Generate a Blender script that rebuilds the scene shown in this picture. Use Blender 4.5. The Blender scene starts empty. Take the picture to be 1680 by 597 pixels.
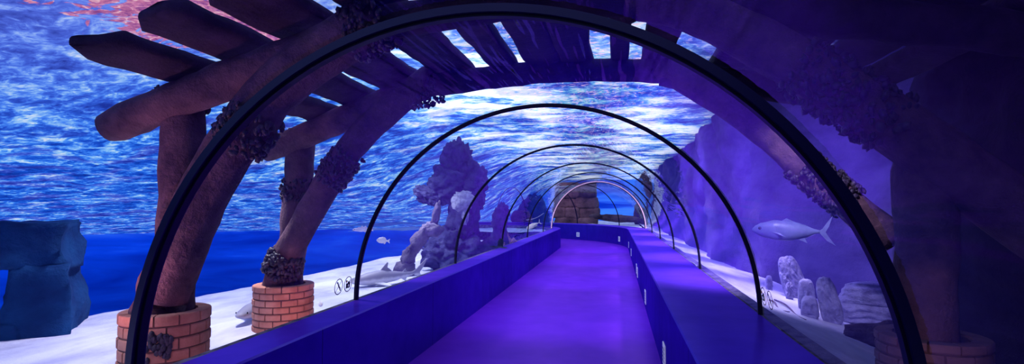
import bpy, bmesh, math, random
from math import sin, cos, pi, radians, sqrt
from mathutils import Vector, Matrix, noise

random.seed(7)
sc = bpy.context.scene
col = sc.collection
CX = -0.64            # centre line of the tunnel
LEDGE = 0.734         # height of the parapets
RAD = 1.81            # radius of the acrylic vault
Y0, RB = 20.5, 6.0    # where the tunnel begins to bend left, bend radius

# ------------------------------------------------------------------ helpers
def link(o, parent=None):
    col.objects.link(o)
    if parent is not None:
        o.parent = parent
    return o

def tag(o, label=None, cat=None, group=None, kind=None):
    if label: o['label'] = label
    if cat: o['category'] = cat
    if group: o['group'] = group
    if kind: o['kind'] = kind
    return o

def empty(name, loc=(0, 0, 0), rz=0, label=None, cat=None, group=None):
    o = bpy.data.objects.new(name, None)
    o.empty_display_size = 0.1
    o.location = loc
    o.rotation_euler = (0, 0, rz)
    link(o)
    return tag(o, label, cat, group)

def obj(name, bm, mats, parent=None, smooth=True, recalc=True):
    if recalc:
        bmesh.ops.recalc_face_normals(bm, faces=bm.faces)
    me = bpy.data.meshes.new(name)
    bm.to_mesh(me); bm.free()
    if not isinstance(mats, (list, tuple)): mats = [mats]
    for m in mats: me.materials.append(m)
    if smooth:
        for p in me.polygons: p.use_smooth = True
    return link(bpy.data.objects.new(name, me), parent)

def copy_tree(o, parent=None):
    c = o.copy(); col.objects.link(c); c.parent = parent
    for ch in list(o.children): copy_tree(ch, c)
    return c

def fbm(v, oct=4):
    return noise.fractal(Vector(v), 1.0, 2.0, oct)

def add_box(bm, c, s, mi=0, rot=None, bev=0.0):
    r = bmesh.ops.create_cube(bm, size=1.0)
    vs = r['verts']
    for v in vs:
        v.co = Vector((v.co.x*s[0], v.co.y*s[1], v.co.z*s[2]))
    fs = set(f for v in vs for f in v.link_faces)
    for f in fs: f.material_index = mi
    if bev:
        es = list(set(e for v in vs for e in v.link_edges))
        g = bmesh.ops.bevel(bm, geom=es, offset=bev, segments=2, affect='EDGES', profile=0.5)
        vs = list(set(v for f in g['faces'] for v in f.verts) | set(v for v in vs if v.is_valid))
        for f in g['faces']: f.material_index = mi
    for v in vs:
        if rot is not None: v.co = rot @ v.co
        v.co += Vector(c)

def frame_of(d):
    d = d.normalized()
    up = Vector((0, 0, 1)) if abs(d.z) < .93 else Vector((1, 0, 0))
    a = d.cross(up).normalized(); b = a.cross(d).normalized()
    return a, b

def add_tube(bm, pts, radii, seg=14, mi=0, rough=0.0, nscale=3.0, seed=0.0, squash=1.0):
    pts = [Vector(p) for p in pts]
    rings = []
    n = len(pts)
    for i, p in enumerate(pts):
        d = pts[min(i+1, n-1)] - pts[max(i-1, 0)]
        a, b = frame_of(d)
        r = radii[i] if hasattr(radii, '__len__') else radii
        ring = []
        for k in range(seg):
            t = 2*pi*k/seg
            q = p + (a*cos(t) + b*sin(t)*squash)*r
            if rough:
                q = p + (q-p)*(1 + rough*fbm(q*nscale + Vector((seed, seed*.7, -seed)), 3))
            ring.append(bm.verts.new(q))
        rings.append(ring)
    for i in range(n-1):
        for k in range(seg):
            f = bm.faces.new((rings[i][k], rings[i][(k+1) % seg], rings[i+1][(k+1) % seg], rings[i+1][k]))
            f.material_index = mi
    for ring, fl in ((rings[0], True), (rings[-1], False)):
        f = bm.faces.new(list(reversed(ring)) if fl else ring); f.material_index = mi
    return rings

def log_bm(p0, p1, r0, r1, seg=18, n=22, rough=.12, seed=0.0, bow=0.0):
    bm = bmesh.new()
    p0, p1 = Vector(p0), Vector(p1)
    pts, rs = [], []
    for i in range(n+1):
        t = i/n
        p = p0.lerp(p1, t) + Vector((0, 0, bow*sin(pi*t)))
        p += Vector((fbm((t*2+seed, seed, 0), 2), fbm((seed, t*2, seed), 2), fbm((1, seed, t*2), 2)))*.018
        r = r0 + (r1-r0)*t
        e = min(t, 1-t)*(p1-p0).length
        if e < .04: r *= .86 + .14*e/.04
        pts.append(p); rs.append(r)
    add_tube(bm, pts, rs, seg, 0, rough, 5.0, seed)
    return bm

def path_log_bm(pts, r0, r1, seg=18, n=34, rough=.12, seed=0.0):
    """a log that follows a smooth curve through the points"""
    P = [Vector(p) for p in pts]; m = len(P)
    out, rs = [], []
    for i in range(n+1):
        t = i/n*(m-1); k = min(int(t), m-2); f = t-k
        a, b, c, d = P[max(k-1, 0)], P[k], P[k+1], P[min(k+2, m-1)]
        q = .5*((2*b) + (c-a)*f + (2*a-5*b+4*c-d)*f*f + (3*b-a-3*c+d)*f**3)
        q += Vector((fbm((t+seed, seed, 0), 2), fbm((seed, t, seed), 2), fbm((1, seed, t), 2)))*.012
        out.append(q); rs.append(r0+(r1-r0)*i/n)
    bm = bmesh.new(); add_tube(bm, out, rs, seg, 0, rough, 5.0, seed)
    return bm

def add_blob(bm, c, s, sub=2, rough=.2, nscale=2.0, seed=0.0, mi=0, rot=None):
    r = bmesh.ops.create_icosphere(bm, subdivisions=sub, radius=1.0)
    for v in r['verts']:
        q = v.co.copy()
        d = 1 + rough*fbm(q*nscale + Vector((seed, -seed, seed*.3)), 4)
        if sub >= 4: d += rough*.35*noise.turbulence(q*nscale*2.6 + Vector((seed, 0, 0)), 3, False) - rough*.15
        q = Vector((q.x*s[0], q.y*s[1], q.z*s[2]))*d
        if rot is not None: q = rot @ q
        v.co = q + Vector(c)
    for f in set(f for v in r['verts'] for f in v.link_faces): f.material_index = mi

def cube_grid(bm, n):
    """a cube from -1 to 1 with n x n faces a side; returns its vertices"""
    D = {}
    def V(p):
        if p not in D: D[p] = bm.verts.new([-1+2*q/n for q in p])
        return D[p]
    for ax in range(3):
        for side in (0, n):
            for i in range(n):
                for j in range(n):
                    c = []
                    for a, b in ((i, j), (i+1, j), (i+1, j+1), (i, j+1)):
                        p = [a, b]; p.insert(ax, side); c.append(V(tuple(p)))
                    bm.faces.new(c)
    return list(D.values())

def add_plate(bm, pts, th, mi=0, axis=(0, 1, 0)):
    """a thin closed plate from a polygon outline, thickness along axis"""
    ax = Vector(axis)*th*.5
    a = [bm.verts.new(Vector(p)+ax) for p in pts]
    b = [bm.verts.new(Vector(p)-ax) for p in pts]
    fs = [bm.faces.new(a), bm.faces.new(list(reversed(b)))]
    n = len(pts)
    for i in range(n):
        fs.append(bm.faces.new((a[i], b[i], b[(i+1) % n], a[(i+1) % n])))
    for f in fs: f.material_index = mi

# ------------------------------------------------------------------ materials
class N:
    def __init__(s, name):
        s.m = bpy.data.materials.new(name); s.m.use_nodes = True
        s.t = s.m.node_tree; s.t.nodes.clear()
        s.out = s.new('ShaderNodeOutputMaterial')
    def new(s, typ, **kw):
        n = s.t.nodes.new(typ)
        for k, v in kw.items(): setattr(n, k, v)
        return n
    def ln(s, a, b): s.t.links.new(a, b)
    def setin(s, n, i, v):
        if isinstance(v, bpy.types.NodeSocket): s.ln(v, n.inputs[i])
        elif v is not None: n.inputs[i].default_value = v
    def math(s, op, a, b=None, c=None, clamp=False):
        n = s.new('ShaderNodeMath', operation=op, use_clamp=clamp)
        s.setin(n, 0, a); s.setin(n, 1, b)
        if c is not None: s.setin(n, 2, c)
        return n.outputs[0]
    def rng(s, v, a, b, c=0.0, d=1.0, smooth=True):
        n = s.new('ShaderNodeMapRange', interpolation_type='SMOOTHSTEP' if smooth else 'LINEAR')
        s.setin(n, 0, v)
        for i, x in enumerate((a, b, c, d)): n.inputs[i+1].default_value = x
        return n.outputs[0]
    def obj_xyz(s):
        g = s.new('ShaderNodeNewGeometry')
        x = s.new('ShaderNodeSeparateXYZ'); s.ln(g.outputs['Position'], x.inputs[0])
        return g.outputs['Position'], x.outputs[0], x.outputs[1], x.outputs[2]
    def noise(s, vec, scale, detail=3, rough=.55, dist=0.0):
        n = s.new('ShaderNodeTexNoise')
        if vec is not None: s.ln(vec, n.inputs['Vector'])
        n.inputs['Scale'].default_value = scale; n.inputs['Detail'].default_value = detail
        n.inputs['Roughness'].default_value = rough; n.inputs['Distortion'].default_value = dist
        return n.outputs['Fac']
    def ramp(s, v, stops):
        n = s.new('ShaderNodeValToRGB'); s.ln(v, n.inputs[0])
        e = n.color_ramp.elements
        while len(e) < len(stops): e.new(0.5)
        for x, (p, c) in zip(e, stops): x.position = p; x.color = (*c, 1)
        return n.outputs[0]
    def mix(s, f, a, b, blend='MIX'):
        n = s.new('ShaderNodeMix', data_type='RGBA', blend_type=blend)
        s.setin(n, 0, f)
        for i, v in ((6, a), (7, b)):
            if isinstance(v, tuple): v = (*v, 1) if len(v) == 3 else v
            s.setin(n, i, v)
        return n.outputs[2]
    def mapping(s, vec, scale):
        n = s.new('ShaderNodeMapping'); s.ln(vec, n.inputs[0]); n.inputs['Scale'].default_value = scale
        return n.outputs[0]
    def sheen(s, base, normal, gcol, fac, rough):
        d = s.new('ShaderNodeBsdfDiffuse'); s.setin(d, 'Color', base); s.ln(normal, d.inputs['Normal'])
        g = s.new('ShaderNodeBsdfGlossy'); g.inputs['Color'].default_value = (*gcol, 1); g.inputs['Roughness'].default_value = rough
        s.ln(normal, g.inputs['Normal'])
        m = s.new('ShaderNodeMixShader'); m.inputs[0].default_value = fac
        s.ln(d.outputs[0], m.inputs[1]); s.ln(g.outputs[0], m.inputs[2]); s.ln(m.outputs[0], s.out.inputs[0])
        return s.m
    def bump(s, h, strength=.3, dist=.02):
        n = s.new('ShaderNodeBump'); s.ln(h, n.inputs['Height'])
        n.inputs['Strength'].default_value = strength; n.inputs['Distance'].default_value = dist
        return n.outputs[0]
    def princ(s, base, rough=.6, normal=None, spec=.4, metal=0.0, emis=None, estr=0.0, tint=None):
        p = s.new('ShaderNodeBsdfPrincipled')
        if isinstance(base, tuple): base = (*base, 1)
        s.setin(p, 'Base Color', base); s.setin(p, 'Roughness', rough)
        p.inputs['Specular IOR Level'].default_value = spec; p.inputs['Metallic'].default_value = metal
        if tint: p.inputs['Specular Tint'].default_value = (*tint, 1)
        if normal is not None: s.ln(normal, p.inputs['Normal'])
        if emis is not None:
            s.setin(p, 'Emission Color', (*emis, 1) if isinstance(emis, tuple) else emis)
            s.setin(p, 'Emission Strength', estr)
        s.ln(p.outputs[0], s.out.inputs[0])
        return s.m

def mat_noise(name, c0, c1, scale=4.0, rough=.7, bump=.4, bdist=.02, spec=.3, c2=None):
    n = N(name); tc = n.new('ShaderNodeTexCoord').outputs['Object']
    a = n.noise(tc, scale, 5, .6)
    stops = [(.32, c0), (.62, c1)] + ([(.75, c2)] if c2 else [])
    c = n.ramp(a, stops)
    b = n.noise(tc, scale*4, 5, .65)
    return n.princ(c, rough, n.bump(b, bump, bdist), spec)

def mat_plain(name, c, rough=.5, spec=.4, metal=0.0, emis=None, estr=0.0):
    n = N(name); tc = n.new('ShaderNodeTexCoord').outputs['Object']
    a = n.noise(tc, 9, 3)
    k = n.mix(a, tuple(x*.85 for x in c), tuple(min(1, x*1.1) for x in c))
    return n.princ(k, rough, None, spec, metal, emis, estr)

M = {}
M['wood'] = mat_noise('weathered_wood', (.060, .028, .050), (.165, .080, .105), 4.5, .85, .9, .03, .2, (.26, .13, .15))
M['slat'] = mat_noise('dark_slat_wood', (.022, .012, .028), (.060, .032, .060), 3.5, .85, .6, .03, .2)
def mk_rockwall():
    n = N('rock_wall_stone'); pos, x, y, z = n.obj_xyz()
    a = n.noise(n.mapping(pos, (1, .6, 1.4)), 1.6, 5, .6)
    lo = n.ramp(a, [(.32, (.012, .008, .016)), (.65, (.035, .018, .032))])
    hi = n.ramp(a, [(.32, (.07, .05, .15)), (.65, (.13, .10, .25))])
    c = n.mix(n.rng(n.math('ADD', y, n.math('MULTIPLY', a, 2.0)), 5.2, 8.2), lo, hi)     # shade of the near end painted into the stone colour
    b = n.noise(pos, 6, 5, .65)
    M['rock_wall'] = n.princ(c, .95, n.bump(b, .5, .05), .05)
mk_rockwall()
M['brick_shaded'] = mat_noise('shaded_brick', (.16, .08, .08), (.27, .14, .14), 5, .9, .6, .01, .1)  # darker copy of the brick, shade of the right side in its colour
M['brick'] = mat_noise('salmon_brick', (.42, .15, .10), (.62, .28, .20), 5, .85, .6, .01, .2)
M['mortar'] = mat_noise('dark_mortar', (.10, .05, .05), (.18, .09, .08), 12, .9, .4, .01, .1)
M['mussel'] = mat_noise('mussel_shell', (.012, .008, .018), (.05, .03, .06), 14, .5, .5, .01, .4)
M['sand'] = None
M['rock'] = mat_noise('reef_rock', (.06, .05, .10), (.24, .20, .30), 2.5, .9, .9, .06, .2, (.36, .32, .42))
M['rock_dark'] = mat_noise('dark_reef_rock', (.07, .05, .14), (.13, .10, .24), 1.6, .95, .5, .04, .05)
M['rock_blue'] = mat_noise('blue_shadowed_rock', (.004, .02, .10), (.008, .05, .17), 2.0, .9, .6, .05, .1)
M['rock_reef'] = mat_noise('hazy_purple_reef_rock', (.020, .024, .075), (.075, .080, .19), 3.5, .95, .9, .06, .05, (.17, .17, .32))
M['rock_stone'] = mat_noise('brown_stone', (.03, .018, .03), (.15, .09, .11), 1.6, .9, .9, .08, .1, (.22, .15, .17))
M['statue'] = mat_noise('pale_carved_stone', (.22, .19, .42), (.46, .42, .72), 9, .9, .8, .03, .2)
M['coral'] = mat_noise('pale_coral', (.35, .35, .5), (.7, .7, .85), 14, .9, .9, .03, .2)
M['coral_orange'] = mat_noise('orange_coral', (.35, .13, .12), (.75, .38, .30), 12, .9, .9, .03, .2)
M['band'] = mat_plain('black_seam_band', (.012, .008, .045), .32, .5)
M['pink_glow'] = mat_plain('pink_glow_stand_in', (.9, .6, .8), .5, .3, 0, (1.0, .55, .85), 1.1)  # emissive stand-in for the pink glow at the far end
M['gasket'] = mat_plain('black_rubber', (.004, .003, .010), .45, .4)
M['plate'] = mat_plain('white_plastic', (.72, .70, .85), .45, .4, emis=(.6, .58, .85), estr=.25)
M['slot'] = mat_plain('dark_slot', (.05, .04, .12), .6)
M['ink'] = mat_plain('dark_ink', (.02, .015, .02), .6)
M['ink_brown'] = mat_plain('brown_ink', (.10, .03, .04), .6)
M['yellow'] = mat_plain('yellow_ink', (.85, .45, .03), .6)
M['fish_white'] = mat_noise('white_fish_skin', (.75, .72, .78), (.92, .88, .90), 12, .4, .1, .005, .5)
M['fish_gold'] = mat_noise('golden_fish_skin', (.75, .6, .55), (.9, .8, .72), 12, .4, .1, .005, .5)
M['fish_pale'] = mat_noise('pale_lilac_fish_skin', (.50, .45, .70), (.75, .70, .88), 9, .5, .1, .005, .3)
M['fish_blue'] = mat_noise('silver_blue_fish_skin', (.17, .18, .46), (.27, .29, .62), 7, .4, .1, .005, .5)
M['shark'] = None
M['eye'] = mat_plain('dark_eye', (.01, .01, .02), .2, .6)
M['rope'] = mat_plain('pale_rope', (.55, .5, .55), .8)
M['twig'] = mat_noise('dark_twig', (.08, .05, .12), (.2, .13, .25), 8)
M['kerb'] = mat_noise('grey_kerb_stone', (.05, .045, .06), (.26, .22, .28), 9, .9, .9, .03, .2)

def mk_sand():
    n = N('white_sand'); pos, x, y, z = n.obj_xyz()
    a = n.noise(n.mapping(pos, (1.6, .7, 1)), 1.5, 5, .6, .4)
    c = n.ramp(a, [(.3, (.42, .40, .60)), (.6, (.68, .66, .84))])
    b = n.noise(pos, 9, 6, .65)
    M['sand'] = n.princ(c, .95, n.bump(b, .6, .04), .1)
mk_sand()

def mk_shark():
    n = N('grey_shark_skin'); tc = n.new('ShaderNodeTexCoord').outputs['Object']
    xx = n.new('ShaderNodeSeparateXYZ'); n.ln(tc, xx.inputs[0])
    a = n.rng(n.math('ADD', xx.outputs[2], n.math('MULTIPLY', n.noise(tc, 7, 3), .06)), .0, .06)
    c = n.mix(a, (.70, .68, .74), (.24, .22, .30))
    M['shark'] = n.princ(c, .5, None, .4)
mk_shark()

def mk_floor():
    n = N('purple_resin_floor'); pos, x, y, z = n.obj_xyz()
    a = n.noise(pos, 2.5, 5, .6); f = n.noise(pos, 60, 3, .6)
    c = n.ramp(a, [(.3, (.17, .022, .60)), (.7, (.22, .032, .70))])
    M['floor'] = n.sheen(c, n.bump(f, .08, .01), (.55, .22, 1.0), .13, .27)
    n = N('indigo_parapet'); pos, x, y, z = n.obj_xyz()
    a = n.noise(pos, 3, 5, .6); f = n.noise(pos, 45, 3, .6)
    # fine upright joints between the cladding boards every 2.4 m
    j = n.math('ABSOLUTE', n.math('SUBTRACT', n.math('FRACT', n.math('DIVIDE', y, 2.4)), .5))
    jj = n.math('LESS_THAN', j, .0022)
    c = n.mix(jj, n.ramp(a, [(.3, (.045, .010, .33)), (.7, (.065, .015, .42))]), (.02, .01, .12))
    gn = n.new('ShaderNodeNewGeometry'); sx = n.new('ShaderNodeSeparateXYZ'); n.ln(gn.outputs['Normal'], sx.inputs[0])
    c = n.mix(n.rng(sx.outputs[2], .3, .9), c, n.ramp(a, [(.3, (.12, .035, .62)), (.7, (.15, .045, .74))]))   # upward faces painted lighter for the light the ledge catches
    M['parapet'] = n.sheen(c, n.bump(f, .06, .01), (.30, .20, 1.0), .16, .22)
mk_floor()

def mk_glass():
    n = N('curved_acrylic'); pos, x, y, z = n.obj_xyz()
    tr = n.new('ShaderNodeBsdfTransparent'); tr.inputs[0].default_value = (.95, .96, 1, 1)
    gl = n.new('ShaderNodeBsdfGlossy'); gl.inputs['Roughness'].default_value = .03
    gl.inputs['Color'].default_value = (.9, .9, 1, 1)
    b = n.noise(n.mapping(pos, (5.0, .45, 5.0)), 1.0, 3, .5)
    bn = n.bump(b, .4, .04); n.ln(bn, gl.inputs['Normal'])
    g = n.new('ShaderNodeNewGeometry'); dt = n.new('ShaderNodeVectorMath', operation='DOT_PRODUCT')
    n.ln(g.outputs['Incoming'], dt.inputs[0]); n.ln(g.outputs['True Normal'], dt.inputs[1])
    fc = n.math('SUBTRACT', 1.0, n.math('ABSOLUTE', dt.outputs['Value']), clamp=True)
    fr = n.math('ADD', .003, n.math('MULTIPLY', n.math('POWER', fc, 4.5), .85))   # Schlick, the same from either side
    mx = n.new('ShaderNodeMixShader'); n.ln(fr, mx.inputs[0])
    n.ln(tr.outputs[0], mx.inputs[1]); n.ln(gl.outputs[0], mx.inputs[2])
    n.ln(mx.outputs[0], n.out.inputs[0]); M['glass'] = n.m
mk_glass()

def mk_water():
    n = N('rippled_water_surface'); pos, x, y, z = n.obj_xyz()
    w = n.mapping(pos, (1.0, 1.35, 0.0))
    n1 = n.noise(w, 1.0, 3, .5, 1.1)
    n2 = n.noise(w, 2.7, 4, .55, 1.4)
    n3 = n.noise(w, 9.0, 3, .55, 1.0)
    v = n.math('ADD', n.math('ADD', n.math('MULTIPLY', n1, .46), n.math('MULTIPLY', n2, .34)), n.math('MULTIPLY', n3, .20))
    # light painted by zone: brightly lit water over the middle of the tunnel, blue to the left, violet to the right
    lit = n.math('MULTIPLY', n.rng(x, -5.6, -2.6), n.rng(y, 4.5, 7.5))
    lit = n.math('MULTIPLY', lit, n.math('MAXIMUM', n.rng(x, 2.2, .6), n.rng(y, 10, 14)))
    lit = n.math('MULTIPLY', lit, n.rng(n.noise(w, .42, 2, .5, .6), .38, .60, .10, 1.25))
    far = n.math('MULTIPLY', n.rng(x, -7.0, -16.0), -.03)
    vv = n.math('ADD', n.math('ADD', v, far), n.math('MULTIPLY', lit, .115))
    blue = n.ramp(vv, [(.36, (.004, .030, .32)), (.46, (.010, .10, .70)), (.515, (.05, .27, 1.0)),
                       (.565, (.28, .62, 1.0)), (.63, (.85, .95, 1.0))])
    near = n.math('MULTIPLY', n.rng(y, 9.0, 3.0), n.rng(x, -14, -4))
    lav = n.ramp(vv, [(.36, (.05, .07, .42)), (.48, (.14, .19, .78)), (.56, (.32, .38, .98)), (.66, (.80, .85, 1.0))])
    c = n.mix(n.math('MULTIPLY', near, .75), blue, lav)
    # painted reflection of rust-pink timber and rock beside the slats
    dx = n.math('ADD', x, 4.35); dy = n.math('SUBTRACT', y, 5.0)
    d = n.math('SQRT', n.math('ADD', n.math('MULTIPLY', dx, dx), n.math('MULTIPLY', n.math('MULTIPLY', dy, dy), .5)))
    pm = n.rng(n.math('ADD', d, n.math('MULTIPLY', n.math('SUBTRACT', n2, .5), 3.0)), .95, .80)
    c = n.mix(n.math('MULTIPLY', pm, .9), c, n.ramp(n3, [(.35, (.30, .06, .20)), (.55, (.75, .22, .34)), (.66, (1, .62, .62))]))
    # painted teal and rose glints high over the walkway
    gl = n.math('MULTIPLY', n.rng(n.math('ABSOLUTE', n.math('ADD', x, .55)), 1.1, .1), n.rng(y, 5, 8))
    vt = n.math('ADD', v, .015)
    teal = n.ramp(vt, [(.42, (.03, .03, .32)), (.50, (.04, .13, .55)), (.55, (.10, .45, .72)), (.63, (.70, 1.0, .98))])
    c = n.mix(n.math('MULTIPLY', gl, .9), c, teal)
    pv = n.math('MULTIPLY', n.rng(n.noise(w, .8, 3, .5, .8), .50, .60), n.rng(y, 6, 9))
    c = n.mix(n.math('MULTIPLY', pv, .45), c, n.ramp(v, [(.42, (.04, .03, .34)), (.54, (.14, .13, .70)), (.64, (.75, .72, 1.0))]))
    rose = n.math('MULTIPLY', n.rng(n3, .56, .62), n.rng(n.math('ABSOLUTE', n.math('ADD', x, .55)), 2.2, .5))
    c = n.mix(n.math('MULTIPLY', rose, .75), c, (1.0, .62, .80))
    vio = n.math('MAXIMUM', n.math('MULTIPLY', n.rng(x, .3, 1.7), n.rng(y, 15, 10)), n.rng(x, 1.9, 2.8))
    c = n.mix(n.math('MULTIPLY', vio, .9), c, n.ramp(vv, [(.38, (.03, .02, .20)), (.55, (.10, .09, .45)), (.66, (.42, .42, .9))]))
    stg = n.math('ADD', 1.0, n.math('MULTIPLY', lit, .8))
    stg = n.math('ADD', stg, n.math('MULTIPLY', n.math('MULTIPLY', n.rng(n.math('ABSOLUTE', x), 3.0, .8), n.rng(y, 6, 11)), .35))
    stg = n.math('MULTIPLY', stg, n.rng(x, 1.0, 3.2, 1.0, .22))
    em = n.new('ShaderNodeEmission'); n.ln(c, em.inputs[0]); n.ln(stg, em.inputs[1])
    gs = n.new('ShaderNodeBsdfGlossy'); gs.inputs['Roughness'].default_value = .08
    gs.inputs[0].default_value = (.5, .6, .9, 1)
    n.ln(n.bump(vv, .6, .25), gs.inputs['Normal'])
    mx = n.new('ShaderNodeMixShader'); mx.inputs[0].default_value = .12
    n.ln(em.outputs[0], mx.inputs[1]); n.ln(gs.outputs[0], mx.inputs[2])
    n.ln(mx.outputs[0], n.out.inputs[0]); M['water'] = n.m

    n = N('deep_blue_water'); pos, x, y, z = n.obj_xyz()
    a = n.noise(n.mapping(pos, (.12, .12, .8)), 1.0, 4, .6, .6)
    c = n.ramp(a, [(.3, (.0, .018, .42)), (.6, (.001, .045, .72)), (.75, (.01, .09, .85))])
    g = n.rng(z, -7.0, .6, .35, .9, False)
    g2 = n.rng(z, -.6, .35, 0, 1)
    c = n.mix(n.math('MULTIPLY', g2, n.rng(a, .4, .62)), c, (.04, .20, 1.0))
    em = n.new('ShaderNodeEmission'); n.ln(c, em.inputs[0]); n.ln(n.math('MULTIPLY', g, 1.35), em.inputs[1])  # glow of the deep water put in as emission, weaker downward
    n.ln(em.outputs[0], n.out.inputs[0]); M['deep'] = n.m
mk_water()

# ------------------------------------------------------------------ tunnel path
def pp(s, off, z=0.0):
    if s <= Y0: return Vector((CX+off, s, z))
    t = (s-Y0)/RB
    return Vector((CX-RB+(RB+off)*cos(t), Y0+(RB+off)*sin(t), z))
S_END = Y0 + RB*radians(95)
def stations(a, b):
    out = [a]; s = a
    while s < b-1e-6:
        step = 1.2 if s < Y0 - 1e-6 else .3
        nx = s+step
        if s < Y0 < nx: nx = Y0
        s = min(nx, b); out.append(s)
    return out

def sweep(profile, a, b, closed=True):
    bm = bmesh.new(); rows = []
    for s in stations(a, b):
        rows.append([bm.verts.new(pp(s, o, z)) for o, z in profile])
    n = len(profile)
    for i in range(len(rows)-1):
        for k in range(n if closed else n-1):
            bm.faces.new((rows[i][k], rows[i][(k+1) % n], rows[i+1][(k+1) % n], rows[i+1][k]))
    if closed:
        bm.faces.new(rows[0]); bm.faces.new(list(reversed(rows[-1])))
    return bm

tag(obj('floor', sweep([(-1.50, 0), (1.11, 0), (1.11, -.15), (-1.50, -.15)], -2.5, S_END), M['floor'], smooth=False),
    'purple resin walkway floor with a soft sheen', kind='structure')
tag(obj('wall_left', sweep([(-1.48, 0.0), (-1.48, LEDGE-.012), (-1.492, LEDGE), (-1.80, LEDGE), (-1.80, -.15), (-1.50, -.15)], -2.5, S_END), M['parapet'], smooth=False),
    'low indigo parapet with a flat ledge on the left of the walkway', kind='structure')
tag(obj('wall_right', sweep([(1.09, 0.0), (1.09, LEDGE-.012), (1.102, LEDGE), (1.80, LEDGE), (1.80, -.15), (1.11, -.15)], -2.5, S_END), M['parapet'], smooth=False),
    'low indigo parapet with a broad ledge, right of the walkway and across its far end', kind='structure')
for nm, lab, o0, o1 in (('trim_1', 'rough grey stone kerb outside the left glass', -1.93, -1.83), ('trim_2', 'rough grey stone kerb outside the right glass', 1.83, 1.95)):
    bm = sweep([(o0, -.2), (o0, LEDGE-.03), (o1, LEDGE-.02), (o1, -.2)], -2.5, S_END)
    tag(obj(nm, bm, M['kerb'], smooth=False), lab, kind='structure')

# ---- arches and acrylic panes
RINGS = [2.345, 4.74, 7.95, 11.4, 14.8, 18.1, 21.2, 23.6, 26.0, 28.4]
def arch_bm(s, r0, r1, w, seg=72):
    bm = bmesh.new(); rows = []
    for k in range(seg+1):
        t = pi*k/seg
        row = []
        for r, ds in ((r0, -w/2), (r1, -w/2), (r1, w/2), (r0, w/2)):
            row.append(bm.verts.new(pp(s+ds, -cos(t)*r, LEDGE+.001+sin(t)*r)))
        rows.append(row)
    for i in range(seg):
        for k in range(4):
            bm.faces.new((rows[i][k], rows[i][(k+1) % 4], rows[i+1][(k+1) % 4], rows[i+1][k]))
    bm.faces.new(rows[0]); bm.faces.new(list(reversed(rows[-1])))
    return bm

ordinal = ['nearest black seam arch, thick, framing the whole view of the tunnel',
           'second black seam arch from the camera, beside the round stickers',
           'third black seam arch from the camera, left foot below the reef rock pinnacle',
           'fourth black seam arch from the camera, left foot beside the dark boulder',
           'fifth black seam arch from the camera, crossing left of the golden fish',
           'sixth black seam arch from the camera, right of the golden fish',
           'seventh black seam arch, standing where the tunnel starts to bend',
           'black seam arch on the bend, in front of the blue opening at the far end',
           'black seam arch on the bend, in front of the brown stone wall',
           'black seam arch deepest in the bend, nearly hidden at the far left end']
for i, s in enumerate(RINGS):
    w = (.085, .056, .046)[i] if i < 3 else .04
    th = (.030, .016, .013)[i] if i < 3 else .012
    t = empty('seam_arch', pp(s, 0, LEDGE), 0, ordinal[i], 'arch', 'black seam arches of the tunnel')
    inv = Matrix.Translation(-t.location)
    b = arch_bm(s, RAD-th, RAD+.008, w); bmesh.ops.transform(b, matrix=inv, verts=b.verts)
    obj('band', b, M['band'], t, smooth=False)
    b = arch_bm(s, RAD-th-(.014 if i == 0 else .006), RAD-th+.001, w*.5); bmesh.ops.transform(b, matrix=inv, verts=b.verts)
    obj('gasket', b, M['gasket'], t, smooth=False)
    if i == 6:      # rim strip added to stand in for a pink glow of unclear source
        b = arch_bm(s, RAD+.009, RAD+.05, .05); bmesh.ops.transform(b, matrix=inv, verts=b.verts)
        tag(obj('added_glow_strip', b, M['pink_glow'], t, smooth=False), 'added pink strip standing in for a glow on the arch rim')

edges = [-2.5] + RINGS + [S_END]
for i in range(len(edges)-1):
    a, b = edges[i], edges[i+1]
    bm = bmesh.new(); rows = []
    for s in stations(a, b):
        rows.append([bm.verts.new(pp(s, -cos(pi*k/64)*RAD, LEDGE+sin(pi*k/64)*RAD)) for k in range(65)])
    for r in range(len(rows)-1):
        for k in range(64):
            bm.faces.new((rows[r][k], rows[r][k+1], rows[r+1][k+1], rows[r+1][k]))
    tag(obj('window_%d' % (i+1), bm, M['glass'], recalc=False), 'clear curved acrylic pane of the tunnel vault', kind='structure')

# ------------------------------------------------------------------ sea bed, surface, tank walls
def grid(xs, ys, zf, keep=None):
    bm = bmesh.new()
    V = [[bm.verts.new((x, y, zf(x, y))) for x in xs] for y in ys]
    for j in range(len(ys)-1):
        for i in range(len(xs)-1):
            if keep is None or keep((xs[i]+xs[i+1])/2, (ys[j]+ys[j+1])/2):
                bm.faces.new((V[j][i], V[j][i+1], V[j+1][i+1], V[j+1][i]))
    bmesh.ops.delete(bm, geom=[v for v in bm.verts if not v.link_faces], context='VERTS')
    return bm
def lin(a, b, n): return [a+(b-a)*i/n for i in range(n+1)]

def edge(y): return -7.2 + 1.25*max(0.0, min(1.0, (y-3.0)/5.0))
def zl(x, y):
    z = .27 + .05*fbm((x*.5, y*.3, 1), 3) + .012*fbm((x*2.2, y*1.2, 5), 3)
    t = max(0.0, edge(y) + .25*fbm((y*.3, 2, 2), 2) - x)
    z -= 1.6*t*t + .6*t if t < 1.2 else 3.0
    if x > -3.0: z += .22*max(0, min(1, (x+3.0)/.45))
    return z
def inside(x, y):                       # footprint of the tunnel
    if y <= Y0: return abs(x-CX) < RAD
    r = sqrt((x-CX+RB)**2+(y-Y0)**2)
    return abs(r-RB) < RAD
tag(obj('ground_left', grid(lin(-10.5, -2.48, 70), lin(-3, 20.4, 120), zl), M['sand']),
    'white rippled sand of the tank floor left of the tunnel', kind='structure')
def zr(x, y): return .70 - .22*max(0, x-1.2) + .05*fbm((x*.8, y*.5, 9), 3) - .02
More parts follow.
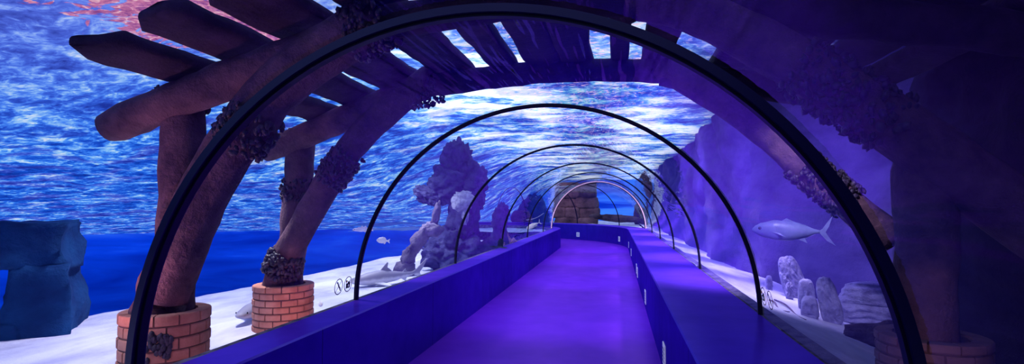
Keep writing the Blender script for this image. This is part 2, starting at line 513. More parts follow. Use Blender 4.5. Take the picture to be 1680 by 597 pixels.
tag(obj('ground_right', grid(lin(1.2, 4.6, 34), lin(-3, 36, 170), zr), M['sand']),
    'white sand of the tank floor right of the tunnel', kind='structure')
tag(obj('ground_far', grid(lin(-14, 1.2, 50), lin(20.4, 36, 50), lambda x, y: .60+.08*fbm((x*.6, y*.6, 3), 3), lambda x, y: not inside(x, y)), M['sand']),
    'sand of the tank floor beyond the bend', kind='structure')

def zs(x, y):
    r = sqrt(x*x+y*y)
    d = max(0.0, min(1.0, (-x-3.2)/7.0)); d = d*d*(3-2*d)
    z = 3.62 - 3.75*max(0.0, min(1.0, (r-4.0)/37.0))*d
    a = .035
    return z + a*(fbm((x*1.3, y*1.6, 0), 3)) + .02*fbm((x*4, y*4, 3), 2)
xs = lin(-46, -14, 32) + lin(-14, -7, 28)[1:] + lin(-7, 5.2, 100)[1:]
ys = lin(-6, 14, 150) + lin(14, 34, 60)[1:] + lin(34, 50, 16)[1:]
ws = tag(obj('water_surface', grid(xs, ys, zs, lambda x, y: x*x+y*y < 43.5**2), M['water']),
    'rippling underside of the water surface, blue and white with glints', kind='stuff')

bm = bmesh.new(); rows = []
for k in range(61):
    a = radians(62 + k*2.4)
    rows.append([bm.verts.new((42*cos(a), 42*sin(a), z)) for z in (-9, -4, -2, -1, -.3, .3, 1, 2, 4, 6)])
for r in range(60):
    for k in range(9): bm.faces.new((rows[r][k], rows[r][k+1], rows[r+1][k+1], rows[r+1][k]))
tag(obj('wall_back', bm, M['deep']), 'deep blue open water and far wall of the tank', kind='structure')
bm = bmesh.new()
vs = [bm.verts.new((43*cos(2*pi*k/48), 43*sin(2*pi*k/48), -8.9)) for k in range(48)]; bm.faces.new(vs)
tag(obj('ground_deep', bm, M['deep']), 'deep floor of the tank far below the sand', kind='structure')

# right rock wall
def wx(y):
    b = 1.0*math.exp(-((y-6.9)/2.2)**2)
    return 2.12 + b + .75*max(0, min(1, (4.5-y)/2.5))
def rock_wall_bm():
    bm = bmesh.new()
    zz = lin(-.1, 4.2, 46); yy = lin(-4, 33, 230)
    V = []
    for y in yy:
        row = []
        for z in zz:
            h = (z-.4)/3.6
            x = wx(y) + .08*sin(h*5+y*.5) + .21*max(0, h)
            p = Vector((x, y, z))
            x += .22*fbm(p*.8, 4) + .06*fbm(p*3, 4)
            row.append(bm.verts.new((x, y, z)))
        V.append(row)
    for j in range(len(yy)-1):
        for i in range(len(zz)-1):
            bm.faces.new((V[j][i], V[j+1][i], V[j+1][i+1], V[j][i+1]))
    return bm
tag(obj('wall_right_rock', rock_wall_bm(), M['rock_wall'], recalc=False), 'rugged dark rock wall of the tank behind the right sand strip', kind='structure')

# brown stone masonry beyond the bend with a blue opening
def stone_wall():
    bm = bmesh.new()
    z = .3; row = 0
    while z < 2.2:
        h = .55+.25*random.random(); x = -3.3 - .4*random.random()
        while x < -1.7:
            w = .7+.8*random.random()
            s = Vector((w*.56, .45, h*.58))
            if x + w < -.9:
                vv = cube_grid(bm, 6)
                c = Vector((x+w/2, 30.2+.18*random.random(), z+h/2))
                for v in vv:
                    q = v.co.copy(); n6 = (abs(q.x)**6+abs(q.y)**6+abs(q.z)**6)**(1/6)
                    q = q/n6
                    q = Vector((q.x*s.x, q.y*s.y, q.z*s.z))
                    q *= 1+.14*fbm((q+c)*1.6, 4)
                    v.co = q+c
            x += w
        z += h; row += 1
    return bm
tag(obj('wall_far_stone', stone_wall(), M['rock_stone']), 'brown stone block wall seen through the glass at the far end', kind='structure')

# ------------------------------------------------------------------ pergola in the water
perg = empty('timber_pergola', (CX, 4.45, .3), 0,
             'weathered dark timber pergola of logs and slats standing over the tunnel', 'pergola')
def pobj(name, bm, mat, par=perg, smooth=True):
    off = -Vector(perg.location)
    bmesh.ops.translate(bm, verts=bm.verts, vec=off)
    return obj(name, bm, mat, par, smooth)
def mussels(name, p0, p1, r, n, par, seed, lump=1.0):
    bm = bmesh.new(); rnd = random.Random(seed)
    p0, p1 = Vector(p0), Vector(p1); a, b = frame_of(p1-p0)
    for i in range(n):
        t = rnd.random(); th = rnd.random()*2*pi
        env = .6+.4*sin(pi*t)
        c = p0.lerp(p1, t) + (a*cos(th)+b*sin(th))*(r-.005+.012*rnd.random()+.022*env*lump*rnd.random())
        s = (.013+.014*rnd.random())*lump
        rot = Matrix.Rotation(rnd.random()*pi, 3, 'Z') @ Matrix.Rotation(rnd.random()*pi, 3, 'X')
        add_blob(bm, c, (s*.7, s, s*1.5), 1, .3, 2, seed+i, 0, rot)
    return pobj(name, bm, M['mussel'], par)

ZC = 1.634
def at(p, fy): return Vector((p[0], fy, ZC+p[1]))
for fi, fy in enumerate((3.5, 5.4)):
    if fi == 0:
        BL = [(-3.42, -1.1), (-3.40, -.80), (-3.27, -.48), (-2.98, .15), (-2.44, .84), (-1.78, 1.24), (-1.66, 1.30)]
        BR = [(.05, 1.30), (.22, 1.33), (.70, 1.13), (1.54, .53), (2.25, -.07), (2.75, -.50)]
        pb, ptop = Vector((-3.42, fy+.12, .35)), at((-3.36, .84), fy+.10)
    else:
        BL = [(-3.72, -1.1), (-3.70, -.85), (-3.62, -.60), (-3.12, .25), (-2.62, .86), (-2.08, 1.27), (-1.96, 1.33)]
        BR = [(.42, 1.36), (.55, 1.30), (.82, 1.14), (1.34, .74), (1.82, .27), (2.45, -.30)]
        pb, ptop = Vector((-3.70, fy+.14, .35)), at((-3.56, .88), fy+.12)
    L = [at(p, fy-.05) for p in BL]; R = [at(p, fy-.02) for p in BR]
    J, JR = at((BL[-2][0], 1.27), fy), at((.55, 1.30), fy)
    post = pobj('post', log_bm(pb, ptop, .15, .155 if fi == 0 else .165, seed=1+fi*9), M['wood'])
    brace = pobj('brace', path_log_bm(L, .175 if fi == 0 else .16, .185 if fi == 0 else .15, seed=2+fi*9), M['wood'])
    r0 = at((-3.95, .62), fy); d = (J-r0)
    pobj('rafter', log_bm(r0, J+d*.06, .135, .15, seed=3+fi*9, n=26), M['wood'])
    pobj('crossbeam', log_bm(J+Vector((-.1, 0, -.01)), JR+Vector((.1, 0, 0)), .125, .115, seed=4+fi*9, n=30, bow=.10), M['slat'])
    rr1 = at((2.45, .95), fy)
    pobj('rafter', log_bm(JR-Vector((.1, 0, 0)), rr1, .13, .12, seed=5+fi*9, n=20), M['slat'])
    braceR = pobj('brace', path_log_bm(R, .12, .19 if fi == 0 else .15, seed=6+fi*9), M['wood'])
    if fi == 0:
        pobj('post', log_bm((1.80, fy+.08, .5), (1.80, fy+.08, ZC+.28), .15, .16, seed=7), M['wood'])
        mussels('mussel_cluster', L[3].lerp(L[4], .42), L[3].lerp(L[4], .78), .175, 330, brace, 11, 1.0)
        mussels('mussel_cluster', ptop-Vector((0, 0, .10)), ptop+Vector((-.03, 0, .08)), .17, 160, post, 13, .9)
        mussels('mussel_cluster', R[2].lerp(R[3], .45), R[3].lerp(R[4], .1), .165, 330, braceR, 17, 1.0)
        mussels('mussel_cluster', L[4].lerp(L[5], .9), L[5]+Vector((.22, 0, .08)), .175, 260, brace, 18, 1.0)
    else:
        mussels('mussel_cluster', L[3].lerp(L[4], .0), L[3].lerp(L[4], .55), .155, 300, brace, 21, 1.0)
        mussels('mussel_cluster', L[1]+Vector((0, 0, .08)), L[2]+Vector((.03, 0, .06)), .17, 330, brace, 23, 1.25)
        mussels('mussel_cluster', ptop.lerp(pb, .27), ptop.lerp(pb, .38), .152, 160, post, 24, 1.0)
        mussels('mussel_cluster', J+Vector((-.10, 0, -.08)), J+Vector((.24, 0, .0)), .145, 200, brace, 25, .9)
        mussels('mussel_cluster', R[3].lerp(R[4], .7), R[4].lerp(R[5], .45), .15, 460, braceR, 26, 1.0)

def roof_z(x):
    if x < -2.08: return ZC+1.27 - (-2.08-x)*.345
    if x > .55: return ZC+1.30 - (x-.55)*.19
    return ZC+1.30
def slat_bm(x0, x1, y0, y1, seed):
    bm = bmesh.new(); n = 26; m = 14
    xc, w = (x0+x1)/2, (x1-x0)/2
    sl = .345 if xc < -2.08 else (-.19 if xc > .55 else 0)
    zc = roof_z(xc)+.205
    rows = []
    for i in range(n+1):
        t = i/n; y = y0+(y1-y0)*t
        e = min(t, 1-t)*(y1-y0); k = 1 - .45*max(0, 1-e/.12)**2
        row = []
        for j in range(m):
            a = 2*pi*j/m
            cx = abs(cos(a))**.5*(1 if cos(a) >= 0 else -1); cz = abs(sin(a))**.6*(1 if sin(a) >= 0 else -1)
            ed = .10*fbm((y*1.5, seed, cx), 3)
            px = cx*w*k*(1+ed); pz = cz*.065*k
            pz += .018*fbm((px*5, y*3, seed), 3)
            row.append(bm.verts.new((xc+px, y+(.08*fbm((px*4, seed, t), 2) if e < .1 else 0), zc+pz+px*sl)))
        rows.append(row)
    for i in range(n):
        for j in range(m):
            bm.faces.new((rows[i][j], rows[i][(j+1) % m], rows[i+1][(j+1) % m], rows[i+1][j]))
    bm.faces.new(rows[0]); bm.faces.new(list(reversed(rows[-1])))
    return bm
SL = [(-3.44, -3.14), (-3.0, -2.66), (-2.55, -2.13), (-1.98, -1.50), (-1.30, -1.00), (-.90, -.52), (-.56, -.21), (-.04, .14),
      (.26, .57), (.93, 1.24), (1.28, 1.66), (1.75, 2.1), (2.2, 2.5)]
for i, (a, b) in enumerate(SL):
    y0 = 2.82+.12*random.random() - (.1 if a < -2.5 else 0); y1 = (5.74 if a < -1.9 else 6.12)+.26*random.random()
    pobj('slat', slat_bm(a, b, y0, y1, i*3.7), M['slat'])

# brick planters
def planter(name_loc, r, h, z0, label, mat=None, courses=7):
    t = empty('brick_planter', (name_loc[0], name_loc[1], z0), 0, label, 'planter', 'round brick planters')
    rnd = random.Random(int(abs(name_loc[0]*100)))
    bm = bmesh.new()
    ch = h/courses; nb = 12
    for c in range(courses):
        for k in range(nb):
            a0 = 2*pi*(k+(.5 if c % 2 else 0))/nb + .02; a1 = a0 + 2*pi/nb - .04
            zb, zt = c*ch+.006, (c+1)*ch-.006
            ro = r*(1+.012*rnd.random()) - .004*(c % 2); ri = r-.09
            prev = None; rings = []
            for q in range(5):
                a = a0+(a1-a0)*q/4
                rings.append([bm.verts.new((R*cos(a), R*sin(a), z)) for R, z in ((ri, zb), (ro-.006, zb), (ro, zb+.008), (ro, zt-.008), (ro-.006, zt), (ri, zt))])
            for q in range(4):
                for j in range(6):
                    bm.faces.new((rings[q][j], rings[q][(j+1) % 6], rings[q+1][(j+1) % 6], rings[q+1][j]))
            bm.faces.new(rings[0]); bm.faces.new(list(reversed(rings[-1])))
    obj('brickwork', bm, mat or M['brick'], t, smooth=False)
    bm = bmesh.new(); R = []
    prof = [(r-.10, 0), (r-.010, 0), (r-.010, h-.012), (r-.06, h-.012), (r-.10, h-.02)]
    for k in range(40):
        a = 2*pi*k/40; R.append([bm.verts.new((rr*cos(a), rr*sin(a), z)) for rr, z in prof])
    for k in range(40):
        for j in range(4): bm.faces.new((R[k][j], R[(k+1) % 40][j], R[(k+1) % 40][j+1], R[k][j+1]))
    obj('mortar_core', bm, M['mortar'], t, smooth=False)
    return t
pA = planter((-3.37, 3.50), .30, .60, .25, 'large salmon brick planter holding the nearest left log post')
pB = planter((-3.68, 5.42), .32, .51, .25, 'salmon brick planter holding the second left log post, beside the round stickers')
pC = planter((1.82, 3.58), .28, .42, .46, 'dim brick planter at the lower right edge behind the nearest arch', M['brick_shaded'])
bm = bmesh.new()
for i in range(36):
    a = radians(-52)+random.gauss(0, .13)
    add_blob(bm, (cos(a)*.305, sin(a)*.305, .40+random.gauss(0, .045)), (.02, .02, .03), 1, .3, 2, i)
obj('mussel_cluster', bm, M['mussel'], pA)

# ------------------------------------------------------------------ rocks
def rock(name, loc, blobs, mat, label, cat='rock', sub=5, rough=.36, nsc=1.9):
    bm = bmesh.new()
    for i, (c, s, tilt) in enumerate(blobs):
        add_blob(bm, c, s, sub, rough, nsc, i*5.3+loc[0], 0, Matrix.Rotation(tilt, 3, 'Y'))
    o = obj(name, bm, mat); o.location = loc
    return tag(o, label, cat)

# ruined block with a square hole, far left
bm = bmesh.new()
def wob_box(bm, x0, x1, z0, z1, y0, y1, seed):
    vv = cube_grid(bm, 9)
    for v in vv:
        p = Vector((x0+(x1-x0)*(v.co.x+1)/2, y0+(y1-y0)*(v.co.y+1)/2, z0+(z1-z0)*(v.co.z+1)/2))
        p += Vector((fbm(p*1.7+Vector((seed, 0, 0)), 4), fbm(p*1.7+Vector((0, seed, 0)), 4), fbm(p*1.7+Vector((0, 0, seed)), 4)))*.10
        v.co = p
wob_box(bm, -1.2, .05, .85, 1.5, -.5, .5, 1)
wob_box(bm, -.42, .10, -.15, .95, -.5, .5, 2)
wob_box(bm, -1.5, -.88, -.15, .95, -.5, .5, 3)
wob_box(bm, -1.0, -.3, -.15, .22, -.5, .5, 4)
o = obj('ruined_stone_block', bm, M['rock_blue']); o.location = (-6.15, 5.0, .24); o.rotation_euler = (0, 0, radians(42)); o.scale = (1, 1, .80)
tag(o, 'blue shadowed stone ruin with a square opening on the sand at far left', 'stone ruin')

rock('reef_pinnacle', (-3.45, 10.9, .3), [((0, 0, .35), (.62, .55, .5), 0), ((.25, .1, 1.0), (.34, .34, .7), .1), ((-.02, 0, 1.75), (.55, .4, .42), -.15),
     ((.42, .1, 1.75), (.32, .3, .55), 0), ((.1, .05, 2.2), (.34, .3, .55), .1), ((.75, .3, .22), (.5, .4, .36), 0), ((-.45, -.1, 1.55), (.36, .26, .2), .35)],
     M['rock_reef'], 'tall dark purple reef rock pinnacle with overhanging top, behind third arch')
rock('coral_fan', (-3.05, 10.35, 1.72), [((0, 0, 0), (.22, .07, .17), 0), ((.1, 0, .1), (.14, .06, .1), .3), ((-.08, -.02, -.1), (.12, .06, .09), .2), ((.05, .05, -.26), (.07, .07, .2), 0)],
     M['coral'], 'pale crinkled coral fan growing on the tall reef pinnacle', 'coral', 3, .5, 4)
rock('leaning_rock_spur', (-3.85, 9.75, .25), [((-.18, 0, .12), (.2, .17, .2), 0), ((-.08, 0, .42), (.13, .13, .26), .5), ((.12, .0, .72), (.14, .13, .28), .55), ((.36, .05, .92), (.2, .14, .14), .1), ((.44, .05, 1.2), (.08, .09, .26), .2)],
     M['rock'], 'pale leaning rock spur rising from the sand beside the shark', 'rock', 3, .4, 2.5)
rock('sand_boulder', (-3.0, 11.3, .3), [((0, 0, .12), (.5, .3, .3), 0), ((.42, .15, .08), (.3, .25, .22), 0)], M['rock'],
     'low grey boulder at the foot of the reef pinnacle', 'rock', 4, .35, 2.5)
rock('standing_boulder', (-2.80, 12.7, .3), [((0, 0, .4), (.22, .24, .55), 0), ((.02, 0, .95), (.19, .2, .42), .1), ((.10, 0, 1.18), (.16, .16, .2), 0)], M['rock_reef'],
     'upright rounded purple boulder left of the fourth arch foot', 'rock', 4, .28, 2.2)
rock('orange_coral_clump', (-2.72, 12.5, .42), [((0, 0, .15), (.12, .12, .22), .1), ((-.12, 0, .08), (.12, .1, .14), 0), ((.12, .25, .25), (.09, .1, .3), -.1), ((.2, .6, .2), (.1, .1, .2), 0)], M['coral_orange'],
     'orange pink coral clump at the foot of the upright boulder', 'coral', 3, .5, 4)
rock('end_rock_mass', (-4.9, 30.4, .2), [((0, 0, .5), (.75, .6, 1.5), 0), ((.45, .1, .4), (.7, .5, 1.7), 0)], M['rock_blue'],
     'dark rock mass left of the stone block wall at the far end', 'rock', 4, .2, 2)
rock('end_log', (.1, 28.6, .95), [((0, 0, 0), (1.25, .22, .2), .06), ((-1.15, -.1, .14), (.35, .2, .12), 0)], M['rock_stone'],
     'brown fallen log lying across the blue opening at the far end', 'log', 4, .2, 3)
rock('end_pillar', (1.35, 29.6, .5), [((0, 0, .6), (.4, .4, .9), 0), ((.1, 0, 1.9), (.45, .4, 1.0), .1)], M['rock_stone'],
     'brown rock pillar right of the blue opening at the far end', 'rock', 4, .25, 2)
rock('end_boulder', (-5.1, 28.8, .6), [((0, 0, .3), (.6, .4, .5), .3)], M['rock_stone'],
     'rounded brown boulder in front of the stone wall at the far end', 'rock', 4, .2, 2)

# carved stones on the right sand
def slab(name, loc, w, d, h, tilt, rz, label, seed, face=False, stri=False):
    bm = bmesh.new()
    r = bmesh.ops.create_icosphere(bm, subdivisions=5, radius=1.0)
    for v in bm.verts:
        q = v.co.copy(); n4 = (abs(q.x)**3.2+abs(q.y)**3.2+abs(q.z)**3.2)**(1/3.2); q = q/n4
        tap = 1 - .12*q.z
        p = Vector((q.x*w/2*tap, q.y*d/2, q.z*h/2))
        k = fbm(Vector((q.x*2+seed, q.y*2, q.z*3)), 4)
        p *= 1+.05*k
        if face and q.y < -.3:
            zz = q.z
            eye = math.exp(-(((abs(q.x)-.38)/.18)**2+((zz-.22)/.13)**2))
            nose = math.exp(-((q.x/.15)**2+((zz-.0)/.3)**2)); mouth = math.exp(-((q.x/.4)**2+((zz+.48)/.08)**2))
            p.y += d*.5*(.30*eye - .28*nose + .25*mouth)
        if stri: p.y += .018*sin(q.z*24+3*k); p.x *= 1+.02*sin(q.z*24+2*k)
        if not face and not stri: p.y += .02*fbm(Vector((q.x*5+seed, 1, q.z*6)), 3)
        v.co = p + Vector((0, 0, h/2))
    o = obj(name, bm, M['statue']); o.location = loc; o.rotation_euler = (0, tilt, rz)
    return tag(o, label, 'stone')
def zz(x, y): return zr(x, y) - .03
for nm, x, y, w, d, h, ti, rz, lab, sd, fc, st in (
    ('standing_stone', 2.30, 7.45, .27, .13, .58, -.26, -.2, 'tall pale oval stone slab leaning left, below the large silver fish', 1, 0, 0),
    ('standing_stone', 2.15, 5.9, .19, .12, .49, -.20, -.3, 'tall pale pitted stone slab, tallest in front, right of the carved head', 2, 0, 0),
    ('carved_stone_head', 1.93, 5.93, .16, .14, .24, 0, -.25, 'small pale carved stone head standing in front on the right sand', 3, 1, 0),
    ('carved_stone_head', 2.06, 6.4, .17, .15, .37, -.03, -.25, 'pale carved stone head behind the small one on the right sand', 4, 1, 0),
    ('stone_post', 2.05, 7.85, .085, .08, .22, 0, 0, 'small pale stone post left of the leaning oval slab', 5, 0, 0),
    ('stone_post', 2.10, 7.15, .08, .075, .24, 0, 0, 'small pale stone post right in front of the leaning oval slab', 6, 0, 0),
    ('striated_stone_block', 2.62, 6.15, .66, .35, .50, .02, -.3, 'wide pale stone block with horizontal grooves beside the nearest arch', 7, 0, 1)):
    slab(nm, (x, y, zz(x, y)), w, d, h, ti, rz, lab, sd, fc, st)
rock('low_brown_rock', (2.42, 5.3, .38), [((0, 0, .05), (.42, .3, .16), 0), ((.3, -.3, .03), (.3, .3, .16), 0)], M['rock_stone'],
     'low brown rock in front of the grooved stone block', 'rock', 4, .3, 2.5)
for i, (a, b) in enumerate((((1.78, 6.6), (1.80, 5.55)), ((1.66, 6.45), (1.74, 5.9)))):
    bm = bmesh.new()
    pts = [(a[0]+(b[0]-a[0])*t+.03*sin(t*5+i), a[1]+(b[1]-a[1])*t, zr(a[0]+(b[0]-a[0])*t, a[1]+(b[1]-a[1])*t)+.006+.01*sin(t*7)) for t in lin(0, 1, 14)]
    add_tube(bm, pts, [.011-.006*t for t in lin(0, 1, 14)], 8)
    tag(obj('twig', bm, M['twig']), ['long thin dark twig lying on the right sand before the stones', 'short thin dark twig beside the long one on the right sand'][i], 'twig', 'twigs on the right sand')

# ------------------------------------------------------------------ fish and sharks (all built nose toward -x)
def loft(bm, prof, seg=16, mi=0):
    """prof: (x, zc, half height, half width)"""
    rings = []
    for x, zc, h, w in prof:
        rings.append([bm.verts.new((x, cos(2*pi*k/seg)*w, zc+sin(2*pi*k/seg)*h)) for k in range(seg)])
    for i in range(len(rings)-1):
        for k in range(seg):
            f = bm.faces.new((rings[i][k], rings[i][(k+1) % seg], rings[i+1][(k+1) % seg], rings[i+1][k])); f.material_index = mi
    bm.faces.new(rings[0]); bm.faces.new(list(reversed(rings[-1])))

def smooth_prof(pr, n=24):
    out = []
    for i in range(n+1):
        x = pr[0][0]+(pr[-1][0]-pr[0][0])*i/n
        for a, b in zip(pr, pr[1:]):
            if a[0] <= x <= b[0]+1e-9:
                t = (x-a[0])/(b[0]-a[0]); t2 = t*t*(3-2*t)
                out.append((x,)+tuple(a[j]+(b[j]-a[j])*(t*.4+t2*.6) for j in (1, 2, 3))); break
    return out

def fish(loc, L, rz, ry, mat, label, prof, tail, dorsal, anal, pect, eye, group=None, name='fish'):
    t = empty(name, loc, rz, label, 'fish', group); t.rotation_euler = (0, ry, rz)
    bm = bmesh.new(); loft(bm, [(x*L, z*L, h*L, w*L) for x, z, h, w in smooth_prof(prof)])
    obj('body', bm, mat, t)
    for nm, pts in (('tail_fin', tail), ('dorsal_fin', dorsal), ('anal_fin', anal)):
        if pts:
            bm = bmesh.new(); add_plate(bm, [(x*L, 0, z*L) for x, z in pts], .012*L); obj(nm, bm, mat, t, smooth=False)
    for s in (-1, 1):
        bm = bmesh.new(); add_plate(bm, [(x*L, s*(abs(y)*L), z*L) for x, y, z in pect], .008*L); obj('pectoral_fin', bm, mat, t, smooth=False)
        bm = bmesh.new(); add_blob(bm, (eye[0]*L, s*eye[1]*L, eye[2]*L), (.022*L, .012*L, .022*L), 2, 0); obj('eye', bm, M['eye'], t)
    return t
jack = [(-.5, -.01, .012, .008), (-.46, -.005, .055, .035), (-.38, 0, .10, .06), (-.2, .005, .145, .08), (0, .0, .135, .075), (.2, .01, .08, .05), (.32, .02, .03, .022), (.37, .02, .022, .016)]
jt = [(.34, .02), (.40, .06), (.46, .16), (.52, .25), (.48, .10), (.44, .02), (.50, -.07), (.57, -.16), (.46, -.10), (.39, -.02)]
jd = [(-.14, .13), (-.05, .185), (.02, .15), (.2, .10), (.3, .05), (.2, .07), (0, .12)]
ja = [(.08, -.10), (.22, -.15), (.19, -.09), (.32, -.02), (.2, -.06)]
jp = [(-.24, .075, -.02), (-.10, .10, -.07), (-.06, .11, -.08), (-.14, .085, -.03)]
fish((1.62, 5.45, ZC-.245), .66, radians(-11), radians(3), M['fish_blue'], 'large silver blue fish with forked tail swimming over the standing stones', jack, jt, jd, ja, jp, (-.40, .055, .02), name='trevally')
rnd_ = [(-.5, 0, .02, .015), (-.44, 0, .10, .05), (-.28, .01, .20, .08), (-.08, .01, .22, .085), (.12, 0, .16, .06), (.26, 0, .06, .03), (.32, 0, .05, .02)]
rt = [(.28, .04), (.48, .17), (.44, .0), (.48, -.17), (.28, -.04)]
rd = [(-.25, .18), (-.1, .27), (.1, .24), (.22, .12), (.1, .13), (-.1, .18)]
ra = [(0, -.17), (.1, -.26), (.22, -.13), (.12, -.12)]
rp = [(-.16, .085, 0), (-.02, .13, -.06), (0, .13, .0), (-.08, .09, .03)]
fish((-3.9, 8.5, ZC-.60), .235, radians(11), radians(4), M['fish_white'], 'small white disc shaped fish swimming above the shark', rnd_, rt, rd, ra, rp, (-.36, .07, .06))
fish((-4.25, 8.45, ZC-.415), .36, radians(11), 0, M['fish_pale'], 'faint pale spiny fish left of the white disc fish near the second arch',
     [(-.5, 0, .02, .015), (-.4, 0, .07, .04), (-.1, .0, .10, .05), (.2, .0, .07, .04), (.36, .0, .03, .02)],
     [(.33, .02), (.5, .12), (.46, 0), (.5, -.08), (.33, -.02)], [(-.3, .07), (-.2, .13), (-.14, .10), (-.05, .21), (.02, .13), (.12, .19), (.2, .10), (.3, .08), (.2, .04), (-.1, .06)],
     [(0, -.07), (.1, -.13), (.2, -.06)], [(-.18, .05, -.02), (-.05, .1, -.06), (-.02, .1, -.02)], (-.40, .045, .02))
fish((-2.92, 19.0, ZC-.72), .56, radians(11), radians(-24), M['fish_gold'], 'pale golden fish swimming upward far down the left side', jack, jt, jd, ja, jp, (-.40, .055, .02))
fish((-3.6, 6.05, ZC-1.22), .16, radians(140), radians(12), M['fish_white'], 'tiny white fish over the sand right of the second brick planter', rnd_, rt, rd, ra, rp, (-.36, .07, .06))

def shark(loc, L, rz, ry, label):
    t = empty('shark', loc, rz, label, 'shark', 'sharks resting over the sand'); t.rotation_euler = (0, ry, rz)
    pr = [(-.5, .0, .008, .012), (-.47, 0, .025, .04), (-.40, .0, .045, .065), (-.28, .005, .068, .08), (-.12, .008, .078, .078), (.05, .005, .058, .055), (.2, .005, .034, .03), (.30, .008, .022, .018), (.36, .02, .018, .010), (.40, .03, .010, .006)]
    bm = bmesh.new(); loft(bm, [(x*L, z*L, h*L, w*L) for x, z, h, w in smooth_prof(pr, 30)], 18)
    obj('body', bm, M['shark'], t)
    for nm, pts in (('dorsal_fin', [(-.13, .07), (-.09, .11), (-.03, .165), (-.02, .16), (-.03, .11), (.02, .075), (.03, .055), (-.05, .06)]),
                    ('second_dorsal_fin', [(.17, .03), (.22, .075), (.225, .06), (.25, .03), (.22, .022)]),
                    ('anal_fin', [(.16, -.03), (.22, -.065), (.24, -.025)]),
                    ('tail_fin', [(.31, .025), (.37, .05), (.45, .11), (.53, .165), (.515, .125), (.47, .06), (.43, .02), (.43, -.045), (.39, -.02), (.33, .0)])):
        bm = bmesh.new(); add_plate(bm, [(x*L, 0, z*L) for x, z in pts], .012*L); obj(nm, bm, M['shark'], t, smooth=False)
    for s in (-1, 1):
        bm = bmesh.new(); add_plate(bm, [(-.25*L, s*.06*L, -.03*L), (-.16*L, s*.14*L, -.058*L), (-.09*L, s*.20*L, -.075*L), (-.10*L, s*.15*L, -.06*L), (-.14*L, s*.06*L, -.035*L)], .01*L, 0, (0, 0, 1))
        obj('pectoral_fin', bm, M['shark'], t, smooth=False)
        bm = bmesh.new(); add_blob(bm, (-.43*L, s*.052*L, .018*L), (.008*L, .006*L, .008*L), 2, 0); obj('eye', bm, M['eye'], t)
    return t
shark((-3.85, 8.65, .40), 1.55, radians(60), 0, 'grey reef shark gliding just above the sand behind the second arch')
shark((-4.28, 5.92, .39), 1.25, radians(100), 0, 'grey shark half hidden behind the second brick planter, nose to the left')

bm = bmesh.new()
pts = [(-3.15+.45*t, 18.9+1.2*t, ZC-.52+.22*t-.06*sin(pi*t)) for t in lin(0, 1, 12)]
add_tube(bm, pts, .014, 8)
tag(obj('rope', bm, M['rope']), 'pale rope slung above the golden fish far down the left side', 'rope')

# ------------------------------------------------------------------ stickers on the glass and plates on the parapet
def sticker(kind, s, side, label):
    z = LEDGE+.175; off = sqrt(RAD**2-.175**2)-.008
    t = empty('prohibition_sticker', pp(s, side*off, z), 0, label, 'sticker', 'round stickers on the glass')
    t.rotation_euler = (0, side*radians(-5.5), pi/2 if side < 0 else -pi/2)   # local x along the wall, local z up, faces the walkway
    t.rotation_euler = (radians(5.5), 0, pi/2 if side < 0 else -pi/2)
    def flat(polys, name, m, dy=0.0):
        bm = bmesh.new()
        for pl in polys: add_plate(bm, [(x, dy, zz_) for x, zz_ in pl], .0015)
        obj(name, bm, m, t, smooth=False)
    R = .072; seg = 40
    bm = bmesh.new()
    for k in range(seg):
        a0, a1 = 2*pi*k/seg, 2*pi*(k+1)/seg
        add_plate(bm, [(R*cos(a0), 0, R*sin(a0)), (R*cos(a1), 0, R*sin(a1)), ((R-.008)*cos(a1), 0, (R-.008)*sin(a1)), ((R-.008)*cos(a0), 0, (R-.008)*sin(a0))], .0015)
    bmesh.ops.remove_doubles(bm, verts=bm.verts, dist=1e-5)
    obj('border', bm, M['ink_brown'], t, smooth=False)
    c, s_ = cos(radians(45)), sin(radians(45))
    flat([[(-.066*c-.003, -.066*s_), (.066*c-.003, .066*s_), (.066*c+.003, .066*s_), (-.066*c+.003, -.066*s_)]], 'slash', M['ink_brown'], .001)
    if kind == 'camera':
        flat([[(-.040, -.036), (.034, -.036), (.034, .010), (-.040, .010)], [(-.012, .010), (.024, .010), (.018, .026), (-.006, .026)]], 'camera_pictogram', M['ink'], -.002)
        flat([[(-.046, .016), (-.022, .016), (-.022, .040), (-.046, .040)]], 'flash_pictogram', M['yellow'], -.002)
        flat([[(.012*cos(2*pi*k/16), -.013+.012*sin(2*pi*k/16)) for k in range(16)]], 'lens_pictogram', M['plate'], -.005)
    else:
        flat([[(-.030, .034), (-.018, .042), (.000, .012), (.030, -.014), (.040, -.044), (.026, -.040), (.012, -.020), (-.012, .004)]], 'pointing_pictogram', M['ink'], -.002)
        flat([[(-.036, .030), (-.022, .044), (-.030, .050), (-.042, .040)]], 'tip_pictogram', M['slot'], -.002)
sticker('hand', 4.385, -1, 'left round sticker with dark diagonal pictogram on the left glass')
sticker('camera', 4.555, -1, 'round no camera sticker with yellow flash on left glass beside the second arch')
sticker('hand', 4.40, 1, 'round sticker with dark diagonal pictogram on the right glass')
sticker('camera', 4.58, 1, 'round no camera sticker with yellow flash on right glass beside the second arch')

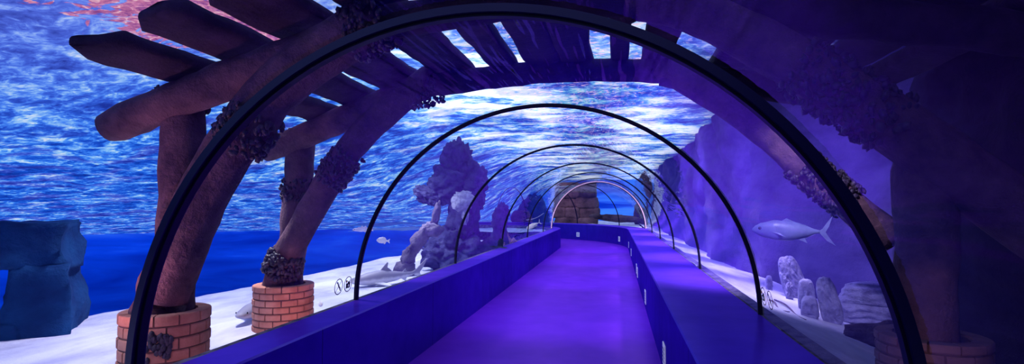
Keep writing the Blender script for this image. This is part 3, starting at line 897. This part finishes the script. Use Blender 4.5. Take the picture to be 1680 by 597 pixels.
def plate(s, z, w, h, label):
    p = pp(s, 1.09-.006, z)
    ang = 0 if s <= Y0 else (s-Y0)/RB
    t = empty('wall_plate', p, ang, label, 'wall plate', 'white plates low on the right parapet')
    bm = bmesh.new(); add_box(bm, (0, 0, 0), (.012, w, h), 0, None, .004); obj('cover', bm, M['plate'], t, smooth=False)
    for k in range(4):
        bm = bmesh.new(); add_box(bm, (-.0065, 0, h*(-.27+.18*k)), (.003, w*.62, h*.06)); obj('louvre', bm, M['slot'], t, smooth=False)
for s, z, lab in ((5.35, .20, 'nearest white louvred plate low on the right parapet face'),
               (8.65, .20, 'second nearest white louvred plate low on the right parapet face'),
               (11.75, .20, 'third white louvred plate on the right parapet, nearer of a close pair'),
               (12.25, .22, 'fourth white louvred plate on the right parapet, farther of a close pair'),
               (16.5, .22, 'white louvred plate on the right parapet well down the tunnel'),
               (19.6, .22, 'white louvred plate on the right parapet just before the bend'),
               (22.3, .24, 'right of two white plates on the dark parapet across the far end'),
               (25.4, .24, 'left of two white plates on the dark parapet across the far end')):
    plate(s, z, .21, .21, lab)

# ------------------------------------------------------------------ lights
def spot(name, loc, target, power, color, size=60, radius=.15, blend=.8):
    l = bpy.data.lights.new(name, 'SPOT'); l.energy = power; l.color = color
    l.spot_size = radians(size); l.spot_blend = blend; l.shadow_soft_size = radius
    o = bpy.data.objects.new(name, l); o.location = loc
    o.rotation_euler = (Vector(target)-Vector(loc)).to_track_quat('-Z', 'Y').to_euler()
    col.objects.link(o); return o
W = (.85, .88, 1.0)
for i, y in enumerate((1.5, 5.5, 9.5, 13.5, 17.5)):
    spot('tank_lamp_left', (-4.6, y, 3.2), (-4.6, y+.4, 0), 260 if y < 3 else 520, W, 110)
for i, y in enumerate((6.9, 9.5, 13, 17, 21, 25)):
    spot('tank_lamp_right', (1.75, y, 3.0), (1.45, y+.1, .6), 420, (.80, .72, 1.0), 62)
for i, y in enumerate((7.6, 10.5, 14.0, 18.0)):
    spot('violet_haze_fill', (1.3, y, 3.1), (2.7, y+.6, 1.4), 430, (.24, .14, 1.0), 130, 1.0, 1.0)  # added violet light on the rock in place of hazy water
for y in (-1.6, 3.0, 7.0, 11.0, 15.0, 19.0):
    spot('walkway_lamp', (-.75, y, 2.45), (-.8, y+.9, 0), 60 if y < 2 else 125, (.36, .10, 1.0), 70 if y < 5 else 88, .1)
spot('stone_fill', (1.40, 4.2, 2.55), (2.1, 6.7, .95), 150, (.62, .58, 1.0), 60, .1)  # added to brighten the silver fish and the stones
spot('planter_fill', (-2.55, 2.6, .62), (-3.4, 3.4, .5), 30, (1.0, .36, .38), 100, .05)
spot('planter_fill', (-2.75, 4.75, .55), (-3.6, 5.3, .5), 13, (1.0, .36, .30), 100, .05)
spot('log_lamp', (-3.9, 2.5, .6), (-2.8, 3.6, 2.0), 75, (1.0, .42, .55), 75, .1)
spot('rafter_fill', (2.5, 3.2, 2.9), (2.1, 3.5, 1.75), 40, (1.0, .45, .45), 60, .05)  # faint light added to lift the right brace
spot('planter_fill', (1.35, 2.7, .95), (1.85, 3.6, .8), 3, (1.0, .55, .6), 90, .05)  # dim light added for the right planter
spot('end_lamp', (-3.0, 28.0, 3.2), (-3.2, 30, 1.2), 130, (1.0, .60, .85), 120, .2)

w = bpy.data.worlds.new('World'); sc.world = w; w.use_nodes = True
bg = w.node_tree.nodes['Background']; bg.inputs[0].default_value = (.08, .06, .35, 1); bg.inputs[1].default_value = .04

# ------------------------------------------------------------------ camera
cam = bpy.data.cameras.new('Camera'); cam.sensor_width = 36; cam.lens = 870/1680*36; cam.clip_end = 300; cam.clip_start = .05
co = bpy.data.objects.new('Camera', cam); col.objects.link(co); sc.camera = co
co.location = (0, 0, ZC)
co.rotation_euler = (radians(90+2.53), 0, math.atan(170/870))
try:
    sc.view_settings.view_transform = 'Standard'; sc.view_settings.look = 'None'
    sc.cycles.transparent_max_bounces = 32; sc.cycles.max_bounces = 8; sc.cycles.sample_clamp_indirect = 6
    sc.cycles.caustics_reflective = False; sc.cycles.caustics_refractive = False
except Exception: pass
